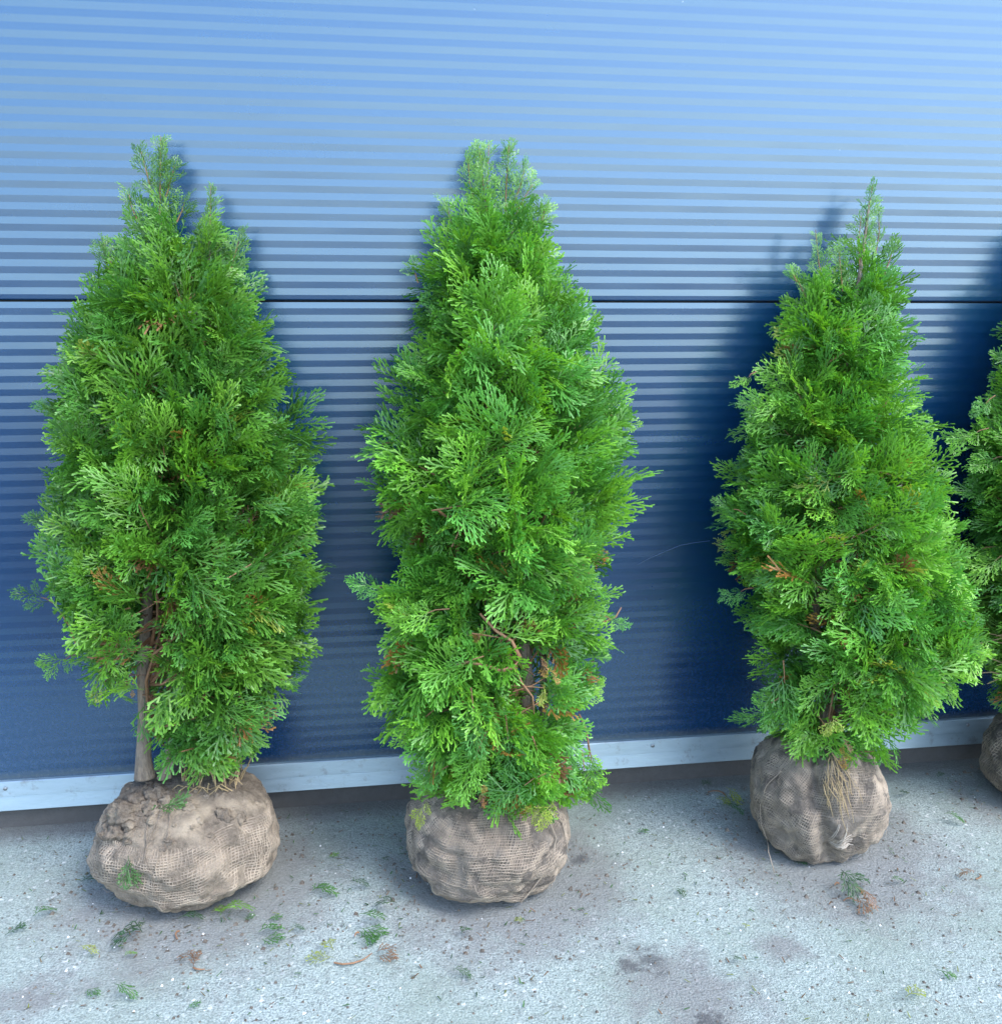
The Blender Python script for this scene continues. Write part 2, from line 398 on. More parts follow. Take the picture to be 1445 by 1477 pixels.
GREENS = [np.array(c) for c in ((.098, .262, .026), (.128, .305, .026), (.066, .212, .034), (.082, .255, .042), (.145, .320, .034), (.054, .170, .026))]
DEAD = [np.array(c) for c in ((.24, .115, .03), (.30, .17, .04), (.17, .085, .04))]
YELLOW = np.array((.26, .32, .05))

def rot_about(v, ax, a):
    return v*math.cos(a)+np.cross(ax, v)*math.sin(a)+ax*np.dot(ax, v)*(1-math.cos(a))

def crown(root, rows, base, tip_y, lean, seed, n_clump, n_obj, explicit, leaders, trunk_top, bright=1.0, dead_low=.02, holes=()):
    """rows: (photo y, left x, right x); builds crown mesh, branch mesh and single fronds"""
    rs = np.random.RandomState(seed); z0, y0, k = lean
    R_ = []
    for (py, xl, xr) in rows:
        l = on_lean(xl, py, z0, y0, k); r = on_lean(xr, py, z0, y0, k)
        R_.append((.5*(l[2]+r[2]), .5*(l[0]+r[0]), .5*(r[0]-l[0])))
    R_.sort(); R_ = np.array(R_)
    zmin, zmax = R_[0, 0], R_[-1, 0]
    cx = lambda z: np.interp(z, R_[:, 0], R_[:, 1]); aw = lambda z: np.interp(z, R_[:, 0], R_[:, 2])
    ay = lambda z: y0+(z-z0)*k
    zs = np.linspace(zmin, zmax, 200); wts = aw(zs)+.035; cdf = np.cumsum(wts); cdf /= cdf[-1]
    items = []      # (pos, d, s, n, L, variant, tint)
    br = MB()
    off = Vector((seed*3.1, seed*1.7, 0))
    def push(p, d, nrm, L, tint, var=None):
        d, s, n2 = frame(d, nrm); items.append((p, d, s, n2, L, rs.randint(12) if var is None else var, tint))
    def tint_for(h, inner=False):
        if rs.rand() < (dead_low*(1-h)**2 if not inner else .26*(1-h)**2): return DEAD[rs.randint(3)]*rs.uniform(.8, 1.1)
        if rs.rand() < .02*(1-h): return YELLOW*rs.uniform(.7, 1.1)
        return None
    def clump(base_p, D, Lc, h, size, nf, hue):
        D = unit(D)
        rnd = rs.normal(size=3); Nc = unit(np.cross(D, rnd))
        up = np.array([0, -.5, .85]);  # prefer planes that face up and out
        Nc = unit(Nc*.75+(up-D*np.dot(up, D))*rs.uniform(-.2, 1.0))
        Nc = unit(Nc-D*np.dot(Nc, D))
        side = 1
        for j in range(nf):
            s = .08+.92*j/(nf-1)
            p = base_p+D*Lc*s*.9
            if j == nf-1: dd = D
            else:
                dd = rot_about(D, Nc, side*math.radians(rs.uniform(34, 62)*(1-.45*s)))
            dd = unit(dd+rs.normal(scale=.11, size=3)); side = -side
            nn = unit(Nc+rs.normal(scale=.30, size=3))
            L = size*rs.uniform(.78, 1.15)*(1.05-.25*abs(s-.45))
            t = tint_for(h)
            if t is None: t = (hue*.65+GREENS[rs.randint(6)]*.35)*rs.uniform(.85, 1.15)*bright
            push(p, dd, nn, L, t)
        a = base_p-D*.01; e = base_p+D*Lc*.6
        br.tube([a, (a+e)*.5+rs.normal(scale=.003, size=3), e], [.0015, .0012, .0006], 4, False)
    ga = 2.399963
    for i in range(n_clump):
        u = (i+rs.rand())/n_clump
        z = float(np.interp(u, cdf, zs)); h = (z-zmin)/(zmax-zmin)
        th = i*ga+rs.uniform(-.3, .3)
        # more clumps toward the open side (-y); the wall side stays sparser
        cx_, a_, yy = cx(z), aw(z), ay(z)
        out = np.array([math.cos(th), math.sin(th), 0.0])
        if out[1] > .25 and rs.rand() < .35: out[1] = -out[1]; th = -th
        bb = min(a_*.85, max(.02, -yy-.03)) if out[1] > 0 else a_*.85+.01
        lump = 1+.28*mnoise.noise(Vector((out[0]*1.6, out[1]*1.6, z*6.5))+off)
        rad = rs.uniform(.84, 1.0) if rs.rand() < .74 else rs.uniform(.55, .84)
        if abs(out[0]) > .8: lump = .5*lump+.5
        tip = np.array([cx_+out[0]*a_*lump*rad, yy+out[1]*bb*lump*rad, z])
        el = math.radians((-22+78*h**.75)+rs.normal()*17)
        az = th+rs.normal()*.38
        D = np.array([math.cos(az)*math.cos(el), math.sin(az)*math.cos(el)*.9, math.sin(el)])
        small = .55+.45*min(1, a_/.10)
        Lc = rs.uniform(.085, .15)*small
        hue = GREENS[rs.randint(6)]
        sz = rs.uniform(.062, .088)*(.55+.45*small)
        bp = tip-unit(D)*(Lc*.9+sz*.62)
        clump(bp, D, Lc, h, sz, rs.randint(9, 13), hue)
        if i % 2 == 0:
            zb = max(base[2]+.01, z-rs.uniform(.05, .16)); q = min(1, (zb-base[2])/max(.01, trunk_top[2]-base[2]))
            st = np.array(base)*(1-q)+np.array(trunk_top)*q
            st[0] = .6*st[0]+.4*cx(zb) if zb > zmin+.25 else st[0]
            mid = (st+bp)*.5+np.array([0, 0, -.02])+rs.normal(scale=.012, size=3)
            br.tube([st, mid, bp], [.0042, .0030, .0019], 5, False)
    # older inner sprays, some dead brown; greens darkened to paint shade in gaps
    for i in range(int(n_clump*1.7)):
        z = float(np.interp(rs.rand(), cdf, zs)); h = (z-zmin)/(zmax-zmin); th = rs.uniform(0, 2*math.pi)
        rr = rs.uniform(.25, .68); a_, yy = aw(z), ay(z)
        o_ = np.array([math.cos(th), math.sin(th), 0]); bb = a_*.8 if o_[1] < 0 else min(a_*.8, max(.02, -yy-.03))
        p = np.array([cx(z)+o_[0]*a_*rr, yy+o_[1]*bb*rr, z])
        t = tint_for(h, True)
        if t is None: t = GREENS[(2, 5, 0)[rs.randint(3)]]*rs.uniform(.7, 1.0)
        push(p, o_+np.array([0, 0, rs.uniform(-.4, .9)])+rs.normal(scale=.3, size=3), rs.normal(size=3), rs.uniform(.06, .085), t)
    n_plain = len(items)
    # leading shoots: photo polylines, small sprays all along
    for (pts, n_, sz) in leaders:
        W = [on_lean(x, y, z0, y0, k) for x, y in pts]
        seg = np.array(W)
        br.tube(W, [.0014]+[.0010]*(len(W)-2)+[.0005], 5, False)
        n_ = int(n_*.95); sz = sz*1.15
        for j in range(n_):
            f = j/(n_-1)*.84*(len(W)-1); i0 = min(len(W)-2, int(f)); f -= i0
            p = seg[i0]*(1-f)+seg[i0+1]*f; ax = unit(seg[i0+1]-seg[i0]); fr = j/(n_-1)
            th = j*ga; sidev = np.array([math.cos(th), math.sin(th)*.7, 0])
            d = ax+sidev*(.50*(1-fr)+.24)
            push(p, d, np.cross(d, rs.normal(size=3))+np.array([0, -.6, .2]), sz*(1-.30*fr)*rs.uniform(.8, 1.15), (GREENS[rs.randint(6)]*.4+np.array((.13, .26, .085))*.6)*bright)
    # sprays seen sticking out: base and tip in the photo
    for (bx, by, tx, ty, fwd, nf, kind) in explicit:
        bpt = on_lean(bx, by, z0, y0-fwd, k); tpt = on_lean(tx, ty, z0, y0-fwd, k)
        D = tpt-bpt; Lc = np.linalg.norm(D)
        hue = GREENS[rs.randint(6)]*bright
        nf_ = max(3, nf)
        D = unit(D); Nc = unit(np.array([rs.uniform(-.6, .6), -1, rs.uniform(-.1, 1.2)])); Nc = unit(Nc-D*np.dot(Nc, D)); side = 1
        if kind == 'g': br.tube([bpt-D*.01, bpt+D*Lc*.15+np.array([0, 0, .003]), bpt+D*Lc*.3], [.0012, .001, .0005], 4, False)
        for j in range(nf_):
            s = .12+.80*j/(nf_-1); dd = D if j == nf_-1 else rot_about(D, Nc, side*math.radians(rs.uniform(20, 42)*(1-.4*s))); side = -side
            L = max(.03, min(.07, Lc*.62))*rs.uniform(.6, 1.1)*(.75 if kind == 'd' else 1)
            if j == nf_-1: p = tpt-D*L*.92
            else: p = bpt+D*Lc*s*.7
            t = hue*rs.uniform(.9, 1.15) if kind == 'g' else (DEAD[rs.randint(3)] if kind == 'd' else YELLOW)*rs.uniform(.85, 1.1)
            push(p, dd+rs.normal(scale=.08, size=3), Nc+rs.normal(scale=.5, size=3), L, t)
    # keep the fronds that show most as single objects, the rest as one mass
    loc = np.array(root.location)
    pos_ = np.array([it[0]+it[1]*it[4]*.6 for it in items])
    dist = np.linalg.norm(pos_-CAM, axis=1)
    facing = np.array([abs(np.dot(it[3], unit(CAM-it[0]))) for it in items])
    v_ = (pos_-CAM); dep = v_@C_FWD; sx = PHW/2+FPX*(v_@C_RIGHT)/dep
    yrel = pos_[:, 1]-ay(pos_[:, 2])
    score = yrel-.10*facing+(sx > PHW+10)*5
    order = np.argsort(score); single = set(order[:n_obj].tolist())
    Vs, Qs, Ts = [], [], []; vo = 0
    sy_px = PHH/2-FPX*(v_@C_UP)/dep
    hid = np.zeros(len(items), bool)
    tips = np.array([it[0]+it[1]*it[4] for it in items])-CAM; td = tips@C_FWD
    tx = PHW/2+FPX*(tips@C_RIGHT)/td; ty = PHH/2-FPX*(tips@C_UP)/td
    RY = np.array(sorted(rows)); xl_ = np.interp(ty, RY[:, 0], RY[:, 1]); xr_ = np.interp(ty, RY[:, 0], RY[:, 2])
    tol = rs.rand(len(items))**1.5*24
    clipd = ((tx < xl_-tol) | (tx > xr_+tol) | (ty < RY[0, 0]-tol)) & (np.arange(len(items)) < n_plain)
    hid |= clipd
    for (hx0, hx1, hy0, hy1, front) in holes:
        if front > 5: hid |= (tx > hx0) & (tx < hx1) & (ty > hy0) & (ty < hy1) & (np.arange(len(items)) < n_plain)
        hid |= (sx > hx0) & (sx < hx1) & (sy_px > hy0) & (sy_px < hy1) & (yrel < front) & (rs.rand(len(items)) < .93) & (np.arange(len(items)) < n_plain)
    single = set(i for i in order if not hid[i]); single = set([i for i in order if not hid[i]][:n_obj])
    for i, (p, d, s, n2, L, var, t) in enumerate(items):
        if hid[i]: continue
        B = np.array([d, s, n2])
        V, Q, _ = FRONDS[var]
        W = p+(V*L)@B
        if i in single and W[:, 1].max() < -.008: continue
        single.discard(i)
        over = W[:, 1] > -.007
        if over.any(): W[over, 1] = -.007-.05*np.abs(rs.rand(over.sum()))*.4
        W[:, 2] = np.maximum(W[:, 2], .004)
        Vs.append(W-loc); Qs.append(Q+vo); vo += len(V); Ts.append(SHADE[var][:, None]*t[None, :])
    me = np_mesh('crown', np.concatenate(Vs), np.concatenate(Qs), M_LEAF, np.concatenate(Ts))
    co = link('crown', me, root); co['kind'] = 'stuff'
    for i in single:
        p, d, s, n2, L, var, t = items[i]
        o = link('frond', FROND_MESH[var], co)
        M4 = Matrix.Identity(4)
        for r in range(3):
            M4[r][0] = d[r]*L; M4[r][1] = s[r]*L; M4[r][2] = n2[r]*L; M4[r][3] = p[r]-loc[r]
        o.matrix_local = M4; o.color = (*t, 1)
    bo = br.build('branches', M_TWIG, root, tuple(loc)); bo['kind'] = 'stuff'
    return co

# ------------------------------------------------------------------ root balls
def root_ball(root, c, rx, ry, rz, seed, soil_m, dents, net):
    """net: (threads round, threads up, v range, drop probability, shear)"""
    NU, NV = 150, 84
    cz = .85*rz; off = Vector((seed*5.3, seed*2.9, seed))
    G = np.zeros((NV+1, NU, 3))
    for j in range(NV+1):
        ph = -math.pi/2+math.pi*j/NV
        for i in range(NU):
            th = 2*math.pi*i/NU
            cph, sph = math.cos(ph), math.sin(ph)
            ch = math.copysign(abs(cph)**.82, cph); sh = math.copysign(abs(sph)**.9, sph)
            d = Vector((math.cos(th)*cph, math.sin(th)*cph, sph))
            r = 1+.075*mnoise.noise(d*1.7+off)+.060*mnoise.noise(d*4.2+off)+.028*mnoise.noise(d*9+off)+.014*mnoise.noise(d*21+off)+.006*mnoise.noise(d*40+off)
            for (dth, w, dep, slope, plo, phi_) in dents:
                dd = (th-(dth+slope*ph)+math.pi) % (2*math.pi)-math.pi
                if plo < ph < phi_: r -= dep*math.exp(-(dd/w)**2)*min(1, (ph-plo)/.25, (phi_-ph)/.25)
            x, y, z = rx*ch*math.cos(th)*r, ry*ch*math.sin(th)*r, cz+rz*sh*r
            if z < .012: z = .012*math.exp((z-.012)/.03)-.001 if z > -.2 else 0
            G[j, i] = (x, y, max(z, .0005))
    V = G.reshape(-1, 3)
    Q = np.array([(j*NU+i, j*NU+(i+1) % NU, (j+1)*NU+(i+1) % NU, (j+1)*NU+i) for j in range(NV) for i in range(NU)])
    me = np_mesh('root_ball', V, Q, soil_m, None, True)
    ob = link('root_ball', me, root)
    # surface lookup
    du = np.roll(G, -1, 1)-np.roll(G, 1, 1); dv = np.gradient(G, axis=0)
    Nn = np.cross(du, dv); Nn /= (np.linalg.norm(Nn, axis=2, keepdims=True)+1e-9)
    def samp(A, u, v):
        u = (u % 1.0)*NU; v = np.clip(v, 0, 1)*NV
        i = np.floor(u).astype(int) % NU; j = np.minimum(np.floor(v).astype(int), NV-1); fu = (u-np.floor(u))[:, None]; fv = (v-j)[:, None]; i2 = (i+1) % NU
        return (A[j, i]*(1-fu)+A[j, i2]*fu)*(1-fv)+(A[j+1, i]*(1-fu)+A[j+1, i2]*fu)*fv
    n_r, n_u, v0, v1, drop, shear, width = net
    rs = np.random.RandomState(seed); Vs, Qs = [], []; vo = 0
    def thread(u, v, wd):
        nonlocal vo
        P_ = samp(G, u, v); N_ = samp(Nn, u, v)
        N_ /= (np.linalg.norm(N_, axis=1, keepdims=True)+1e-9)
        msk = np.array([mnoise.fractal(Vector(p)*24+off, .8, 2.0, 3) for p in P_])
        hgt = np.array([mnoise.noise(Vector(p)*60+off*2) for p in P_])
        P_ = P_+N_*(.0012+.0012*hgt-.0022*np.clip(msk-drop, 0, 2)*2.0)[:, None]
        T_ = np.gradient(P_, axis=0); T_ /= (np.linalg.norm(T_, axis=1, keepdims=True)+1e-9)
        S_ = np.cross(N_, T_); n = len(P_); w2 = wd*(.5+.14*hgt)[:, None]
        VV = np.stack([P_-S_*w2-N_*.0016, P_+N_*.0007, P_+S_*w2-N_*.0016], 1).reshape(-1, 3)
        ok = (msk < drop+.75) & (P_[:, 2] > .003)
        q = [(3*i+a, 3*i+a+1, 3*i+3+a+1, 3*i+3+a) for i in range(n-1) if ok[i] and ok[i+1] for a in (0, 1)]
        if q: Vs.append(VV); Qs.append(np.array(q)+vo); vo += len(VV)
    wob = lambda u, v: .012*np.sin(9*v+seed)+.008*np.sin(2*math.pi*3*u+5*v)
    for i in range(n_r):
        v = np.linspace(v0, v1, 64); u = np.full_like(v, i/n_r)+shear*(v-.5)+rs.normal()*.0006
        thread(u+wob(u, v)*.8+.0012*np.sin(v*60+i), v, width)
    for j in range(n_u):
        u = np.linspace(0, 1, 220); vb = v0+(v1-v0)*(j+.5)/n_u
        v = vb+.030*np.sin(2*math.pi*u*2+seed)+.018*np.sin(2*math.pi*u*5+seed*2)+rs.normal()*.0008
        thread(u, v, width)
    if Vs:
        me = np_mesh('burlap', np.concatenate(Vs), np.concatenate(Qs), M_JUTE, None, True)
        bo = link('burlap', me, ob); bo['kind'] = 'stuff'
    # loose fibres and root hairs
    fb = MB()
    for i in range(150):
        u = rs.rand(1); v = rs.uniform(.12, .93, 1); p = samp(G, u, v)[0]; nn = samp(Nn, u, v)[0]; nn = nn/(np.linalg.norm(nn)+1e-9)
        t = unit(np.cross(nn, rs.normal(size=3))); L = rs.uniform(.006, .024)
        pts = [p-nn*.001, p+t*L*.4+nn*rs.uniform(.002, .006), p+t*L+nn*rs.uniform(-.001, .006)]
        if min(q[2] for q in pts) < .003: continue
        fb.tube(pts, [.0005, .0004, .0003], 3, False)
    fo = fb.build('fibres', M_JUTE, ob); fo['kind'] = 'stuff'
    return ob, (lambda u, v: (samp(G, np.array([u]), np.array([v]))[0], samp(Nn, np.array([u]), np.array([v]))[0]))

def lump(mb, c, r, seed, n=8, flat=.7):
    rr = random.Random(seed); o = Vector((seed*1.3, seed*.7, seed*2.1)); vs, fs = [], []
    NV_, NU_ = max(6, n//2), n
    for j in range(NV_+1):
        ph = -math.pi/2+math.pi*j/NV_
        for i in range(NU_):
            th = 2*math.pi*i/NU_; d = Vector((math.cos(th)*math.cos(ph), math.sin(th)*math.cos(ph), math.sin(ph)))
            q = r*(1+.55*mnoise.noise(d*1.5+o)+.42*mnoise.noise(d*3.6+o)+.2*mnoise.noise(d*8+o)); vs.append((c[0]+d.x*q, c[1]+d.y*q, c[2]+d.z*q*flat))
    fs = [(j*NU_+i, j*NU_+(i+1) % NU_, (j+1)*NU_+(i+1) % NU_, (j+1)*NU_+i) for j in range(NV_) for i in range(NU_)]
    mb.add(vs, fs)

# ------------------------------------------------------------------ the four arborvitae
def trunk_mesh(root, pts, radii, name='trunk', m=M_BARK, n=12):
    # smooth spline through pts
    P_ = [np.array(p, float) for p in pts]; out, rr = [], []
    for i in range(len(P_)-1):
        p0, p1, p2, p3 = P_[max(0, i-1)], P_[i], P_[i+1], P_[min(len(P_)-1, i+2)]
        for k in range(6):
            t = k/6; out.append(.5*((2*p1)+(-p0+p2)*t+(2*p0-5*p1+4*p2-p3)*t*t+(-p0+3*p1-3*p2+p3)*t**3)); rr.append(radii[i]+(radii[i+1]-radii[i])*t)
    out.append(P_[-1]); rr.append(radii[-1])
    mb = MB(); mb.tube(out, rr, n)
    return mb.build(name, m, root, tuple(root.location), True)

# ---- shrub with two tops and a bare trunk
t1 = empty('arborvitae', (-.3574, -.2305, 0))
tag(t1, 'arborvitae with two pointed tops and a bare pale trunk above a wide muddy root ball', 'shrub', 'burlapped arborvitae standing against the wall')
ball1, surf1 = root_ball(t1, None, .166, .158, .110, 3, M_SOIL, [(-1.1, .35, .05, .2, .1, 1.4)], (168, 42, .10, .66, .14, .05, .0023))
lean1 = (.19, -.2305, (-.075+.2305)/(1.36-.19))
L1 = lambda x, y: on_lean(x, y, *lean1)
trunk_mesh(t1, [L1(209, 1122), L1(207, 1090), L1(209, 1030), L1(207, 960), L1(213, 860), L1(218, 700), L1(228, 480), L1(231, 300)], [.0195, .0138, .0120, .0113, .0098, .0075, .0048, .0024])
trunk_mesh(t1, [L1(232, 1124), L1(240, 1100), L1(262, 1000), L1(290, 820), L1(300, 600), L1(302, 340)], [.0085, .0075, .0065, .0055, .0042, .002], 'trunk')
trunk_mesh(t1, [L1(243, 1122), L1(250, 1098), L1(300, 1000), L1(350, 880)], [.006, .005, .0045, .003], 'limb')
rows1 = [(285, 196, 256), (300, 188, 300), (312, 187, 314), (330, 184, 326), (350, 180, 340), (374, 150, 354), (400, 112, 374), (440, 106, 382), (480, 90, 398), (520, 78, 405), (560, 66, 420), (600, 66, 442), (650, 70, 446),
         (700, 66, 450), (740, 50, 466), (780, 50, 468), (820, 66, 466), (860, 80, 460), (900, 88, 460), (940, 95, 452), (975, 140, 428), (1000, 205, 405), (1030, 222, 385), (1060, 225, 375), (1090, 240, 345)]
crown(t1, rows1, L1(215, 1060), -.075, lean1, 11, 285, 260,
      [(75, 870, 22, 842, .02, 4, 'g'), (80, 760, 38, 742, .03, 5, 'g'), (90, 590, 48, 578, .03, 4, 'g'), (110, 945, 54, 968, .03, 4, 'g'), (150, 940, 165, 1022, .06, 5, 'g'), (165, 960, 130, 1000, .05, 4, 'y'),
       (178, 970, 193, 1004, .05, 3, 'd'), (350, 1010, 388, 1050, .05, 5, 'g'), (330, 1050, 352, 1090, .05, 4, 'g'), (400, 970, 428, 990, .04, 4, 'g'), (180, 880, 110, 905, .10, 6, 'g'), (205, 700, 160, 770, .12, 3, 'g'),
       (160, 380, 150, 348, .02, 4, 'g'), (170, 775, 185, 790, .02, 3, 'd'), (300, 830, 330, 800, .12, 5, 'g')],
      [([(231, 310), (231, 260), (232, 196)], 20, .042), ([(222, 290), (212, 250), (203, 216)], 10, .038), ([(238, 290), (245, 262), (252, 240)], 10, .036), ([(300, 385), (303, 330), (304, 268)], 22, .038), ([(330, 400), (338, 370), (345, 345)], 9, .042), ([(160, 400), (153, 375), (150, 350)], 9, .040), ([(200, 320), (190, 300), (186, 280)], 8, .038), ([(255, 320), (262, 305), (266, 290)], 8, .036)],
      L1(229, 420), .84, .02, [(192, 228, 815, 880, .03), (178, 238, 900, 1005, .04), (186, 232, 980, 1115, .06), (150, 205, 1005, 1100, .2), (262, 291, 240, 356, 9), (183, 237, 868, 960, .03)])
# dry grass stems and dark tufts on the ball top
dg = MB(); rr = random.Random(5)
for i in range(46):
    x = rr.uniform(262, 345); p = L1(x, rr.uniform(1102, 1118)); p = p+np.array([0, rr.uniform(-.03, .05), 0]); p[2] = rr.uniform(.180, .192)
    q = p+np.array([rr.uniform(-.03, .03), rr.uniform(-.01, .02), rr.uniform(.03, .085)])
    mid = (p+q)*.5+np.array([rr.uniform(-.012, .012), 0, .01])
    dg.tube([p, mid, q], [.0013, .0011, .0005], 4, False)
for i in range(20):
    x = rr.uniform(250, 350); p = L1(x, 1108); p[2] = .194; p[1] += rr.uniform(-.05, .04); a = rr.uniform(0, 6.28)
    q = p+np.array([math.cos(a)*.045, math.sin(a)*.02, rr.uniform(-.004, .015)])
    dg.tube([p, (p+q)*.5+np.array([0, 0, .012]), q], [.0011, .001, .0005], 4, False)
dg.build('dry_grass', M_DRY, t1, tuple(t1.location))
# clods and hanging roots on the muddy ball
for k, (u, v, r) in enumerate([(.60, .80, .030), (.575, .86, .024), (.62, .70, .022), (.59, .66, .017), (.64, .77, .020), (.66, .85, .018), (.55, .80, .02), (.80, .86, .014), (.88, .76, .016), (.90, .70, .011), (.70, .90, .013), (.62, .91, .022), (.60, .93, .016)]):
    p, n_ = surf1(u, v); mb = MB(); lump(mb, p-n_*r*.25, r*.95, 40+k, 24, .75)
    mb.build('soil_clod', M_SOIL, ball1, (0, 0, 0), True)
cb = MB(); rr = random.Random(15)
for k in range(120):
    p, n_ = surf1(rr.gauss(.62, .07) if k < 80 else rr.uniform(.5, 1), rr.uniform(.66, .95)); lump(cb, p, rr.uniform(.0025, .008), 100+k, 7, .8)
cb.build('soil_crumbs', M_SOIL, ball1)['kind'] = 'stuff'
rt = MB()
for k in range(4):
    u0 = .705+.009*k*(1 if k % 2 else -.4); pts = []
    for s in range(7):
        p, n_ = surf1(u0+.011*math.sin(s*.9+k*2.1), .86-s*(.05+.006*k)); pts.append(p+n_*.004)
    rt.tube(pts, [.0014-.00016*s for s in range(7)], 5, False)
rt.build('hanging_roots', M_BARK, ball1)['kind'] = 'stuff'
sg = MB(); so_ = []
for (u, v, a) in [(.69, .84, .3), (.70, .86, 2.6), (.72, .85, 1.0), (.675, .62, -1.2), (.68, .60, -1.7)]:
    p, n_ = surf1(u, v); o = link('caught_sprig', FROND_MESH[int(u*1000) % 12], ball1)
    d, s, n2 = frame(unit(np.array([math.cos(a), 0, math.sin(a)])-n_*np.dot(n_, np.array([math.cos(a), 0, math.sin(a)]))), n_)
    M4 = Matrix.Identity(4); L = .045
    for r in range(3): M4[r][0] = d[r]*L; M4[r][1] = s[r]*L; M4[r][2] = n2[r]*L; M4[r][3] = p[r]+n_[r]*.004
    o.matrix_local = M4; o.color = (.05, .13, .03, 1)

# ---- full shrub with a forked tip
t2 = empty('arborvitae', (.2107, -.2955, 0))
tag(t2, 'full arborvitae with a forked tip, its foliage hanging down over a rounded root ball', 'shrub', 'burlapped arborvitae standing against the wall')
ball2, surf2 = root_ball(t2, None, .158, .150, .112, 8, M_SOILD, [(-.35, .16, .05, .3, -.6, 1.2)], (215, 66, .10, .93, -.05, .12, .0018))
lean2 = (.20, -.2955, (-.075+.2955)/(1.36-.2))
L2 = lambda x, y: on_lean(x, y, *lean2)
trunk_mesh(t2, [L2(752, 1150), L2(756, 1080), L2(760, 980), L2(748, 860), L2(735, 680), L2(718, 460), L2(706, 300)], [.015, .0135, .012, .010, .008, .005, .0025])
trunk_mesh(t2, [L2(772, 1150), L2(780, 1060), L2(785, 960), L2(770, 800), L2(750, 560), L2(738, 330)], [.010, .009, .0085, .007, .005, .002])
rows2 = [(290, 660, 772), (310, 645, 782), (340, 620, 790), (380, 602, 808), (420, 602, 836), (440, 604, 856), (480, 585, 876), (520, 570, 890), (560, 548, 898), (600, 542, 912), (640, 532, 915),
         (680, 535, 908), (720, 540, 906), (760, 552, 900), (800, 560, 888), (840, 545, 884), (880, 540, 890), (920, 545, 872), (960, 550, 860), (1000, 540, 856), (1040, 555, 838), (1080, 570, 840), (1115, 605, 850), (1145, 610, 850)]
crown(t2, rows2, L2(755, 1120), -.075, lean2, 23, 310, 280,
      [(560, 850, 504, 842, .04, 6, 'g'), (560, 640, 522, 650, .02, 4, 'g'), (870, 890, 907, 905, .05, 5, 'g'), (850, 960, 875, 940, .05, 5, 'g'), (835, 1010, 872, 985, .06, 6, 'g'), (700, 1060, 655, 1165, .16, 8, 'g'),
       (730, 1040, 740, 1150, .15, 8, 'g'), (620, 1030, 570, 1080, .1, 6, 'g'), (640, 1110, 600, 1140, .10, 5, 'g'), (850, 1080, 862, 1150, .05, 8, 'g'), (840, 1090, 850, 1165, .06, 6, 'g'), (690, 950, 610, 985, .17, 7, 'g'),
       (640, 880, 560, 895, .15, 7, 'g'), (700, 905, 685, 925, .18, 3, 'd'), (775, 945, 805, 985, .16, 4, 'd'), (780, 985, 785, 1010, .16, 3, 'y'), (800, 1150, 768, 1190, .17, 4, 'y'), (615, 1150, 600, 1195, .17, 4, 'y'),
       (730, 770, 745, 800, .17, 3, 'd'), (880, 600, 924, 615, .02, 5, 'g'), (780, 1120, 700, 1165, .16, 5, 'g'), (680, 1000, 690, 1090, .17, 7, 'g'), (770, 1070, 790, 1130, .15, 6, 'g'),
       (600, 400, 592, 378, .02, 3, 'g'), (690, 1130, 700, 1165, .18, 3, 'd')],
      [([(705, 330), (697, 265), (690, 208)], 18, .046), ([(703, 330), (703, 265), (705, 208)], 13, .040), ([(728, 340), (730, 270), (734, 208)], 20, .048), ([(735, 310), (750, 268), (757, 242)], 10, .042), ([(738, 320), (756, 285), (768, 266)], 10, .040), ([(690, 310), (677, 262), (675, 228)], 10, .040), ([(660, 350), (650, 320), (645, 298)], 9, .04), ([(775, 340), (782, 318), (786, 300)], 9, .04)],
      L2(712, 420), 1.10, .03, [(742, 800, 925, 1035, .06), (700, 745, 895, 950, -.02)])
# bare curved twig in the open gap
tw = MB()
W = [on_lean(x, y, lean2[0], lean2[1]-.15, lean2[2]) for x, y in [(692, 885), (715, 910), (738, 925), (750, 948), (742, 962), (722, 968), (700, 960), (672, 955), (655, 960)]]
tw.tube(W, [.0022, .0026, .0032, .0038, .0038, .0034, .0028, .0022, .0014], 7)
W = [on_lean(x, y, lean2[0], lean2[1]-.13, lean2[2]) for x, y in [(738, 925), (748, 915), (762, 905)]]
tw.tube(W, [.0028, .0022, .0012], 6)
W = [on_lean(x, y, lean2[0], lean2[1]-.10, lean2[2]) for x, y in [(742, 962), (752, 985), (768, 1005), (770, 1030)]]
tw.tube(W, [.0032, .0028, .002, .0012], 6)
tw.build('bare_twig', M_TWIG, t2, tuple(t2.location), True)
tw = MB()
W = [on_lean(x, y, lean2[0], lean2[1]-.03, lean2[2]) for x, y in [(850, 890), (872, 897), (888, 890), (896, 876)]]
tw.tube(W, [.002, .002, .0018, .001], 6)
tw.build('bare_twig', M_TWIG, t2, tuple(t2.location), True); tw = MB()
W = [on_lean(x, y, lean2[0], lean2[1]-.03, lean2[2]) for x, y in [(835, 1030), (846, 1055), (850, 1085), (846, 1100)]]
tw.tube(W, [.002, .002, .0018, .001], 6)
tw.build('bare_twig', M_TWIG, t2, tuple(t2.location), True)
def cord(surf, parent, path, r=.0012, mtl=M_JUTE, tail=None):
    pts = []
    for (u, v) in path:
        p, n_ = surf(u, v); pts.append(p+n_*.0055)
    if tail: pts += [np.array(t) for t in tail]
    P2 = []
    for i in range(len(pts)-1):
        for k in range(4): P2.append(pts[i]*(1-k/4)+pts[i+1]*(k/4)+np.array([RND.uniform(-.0006, .0006) for _ in range(3)]))
    P2.append(pts[-1]); mb = MB(); mb.tube(P2, [r]*len(P2), 5); return mb.build('twine', mtl, parent, (0, 0, 0), True)
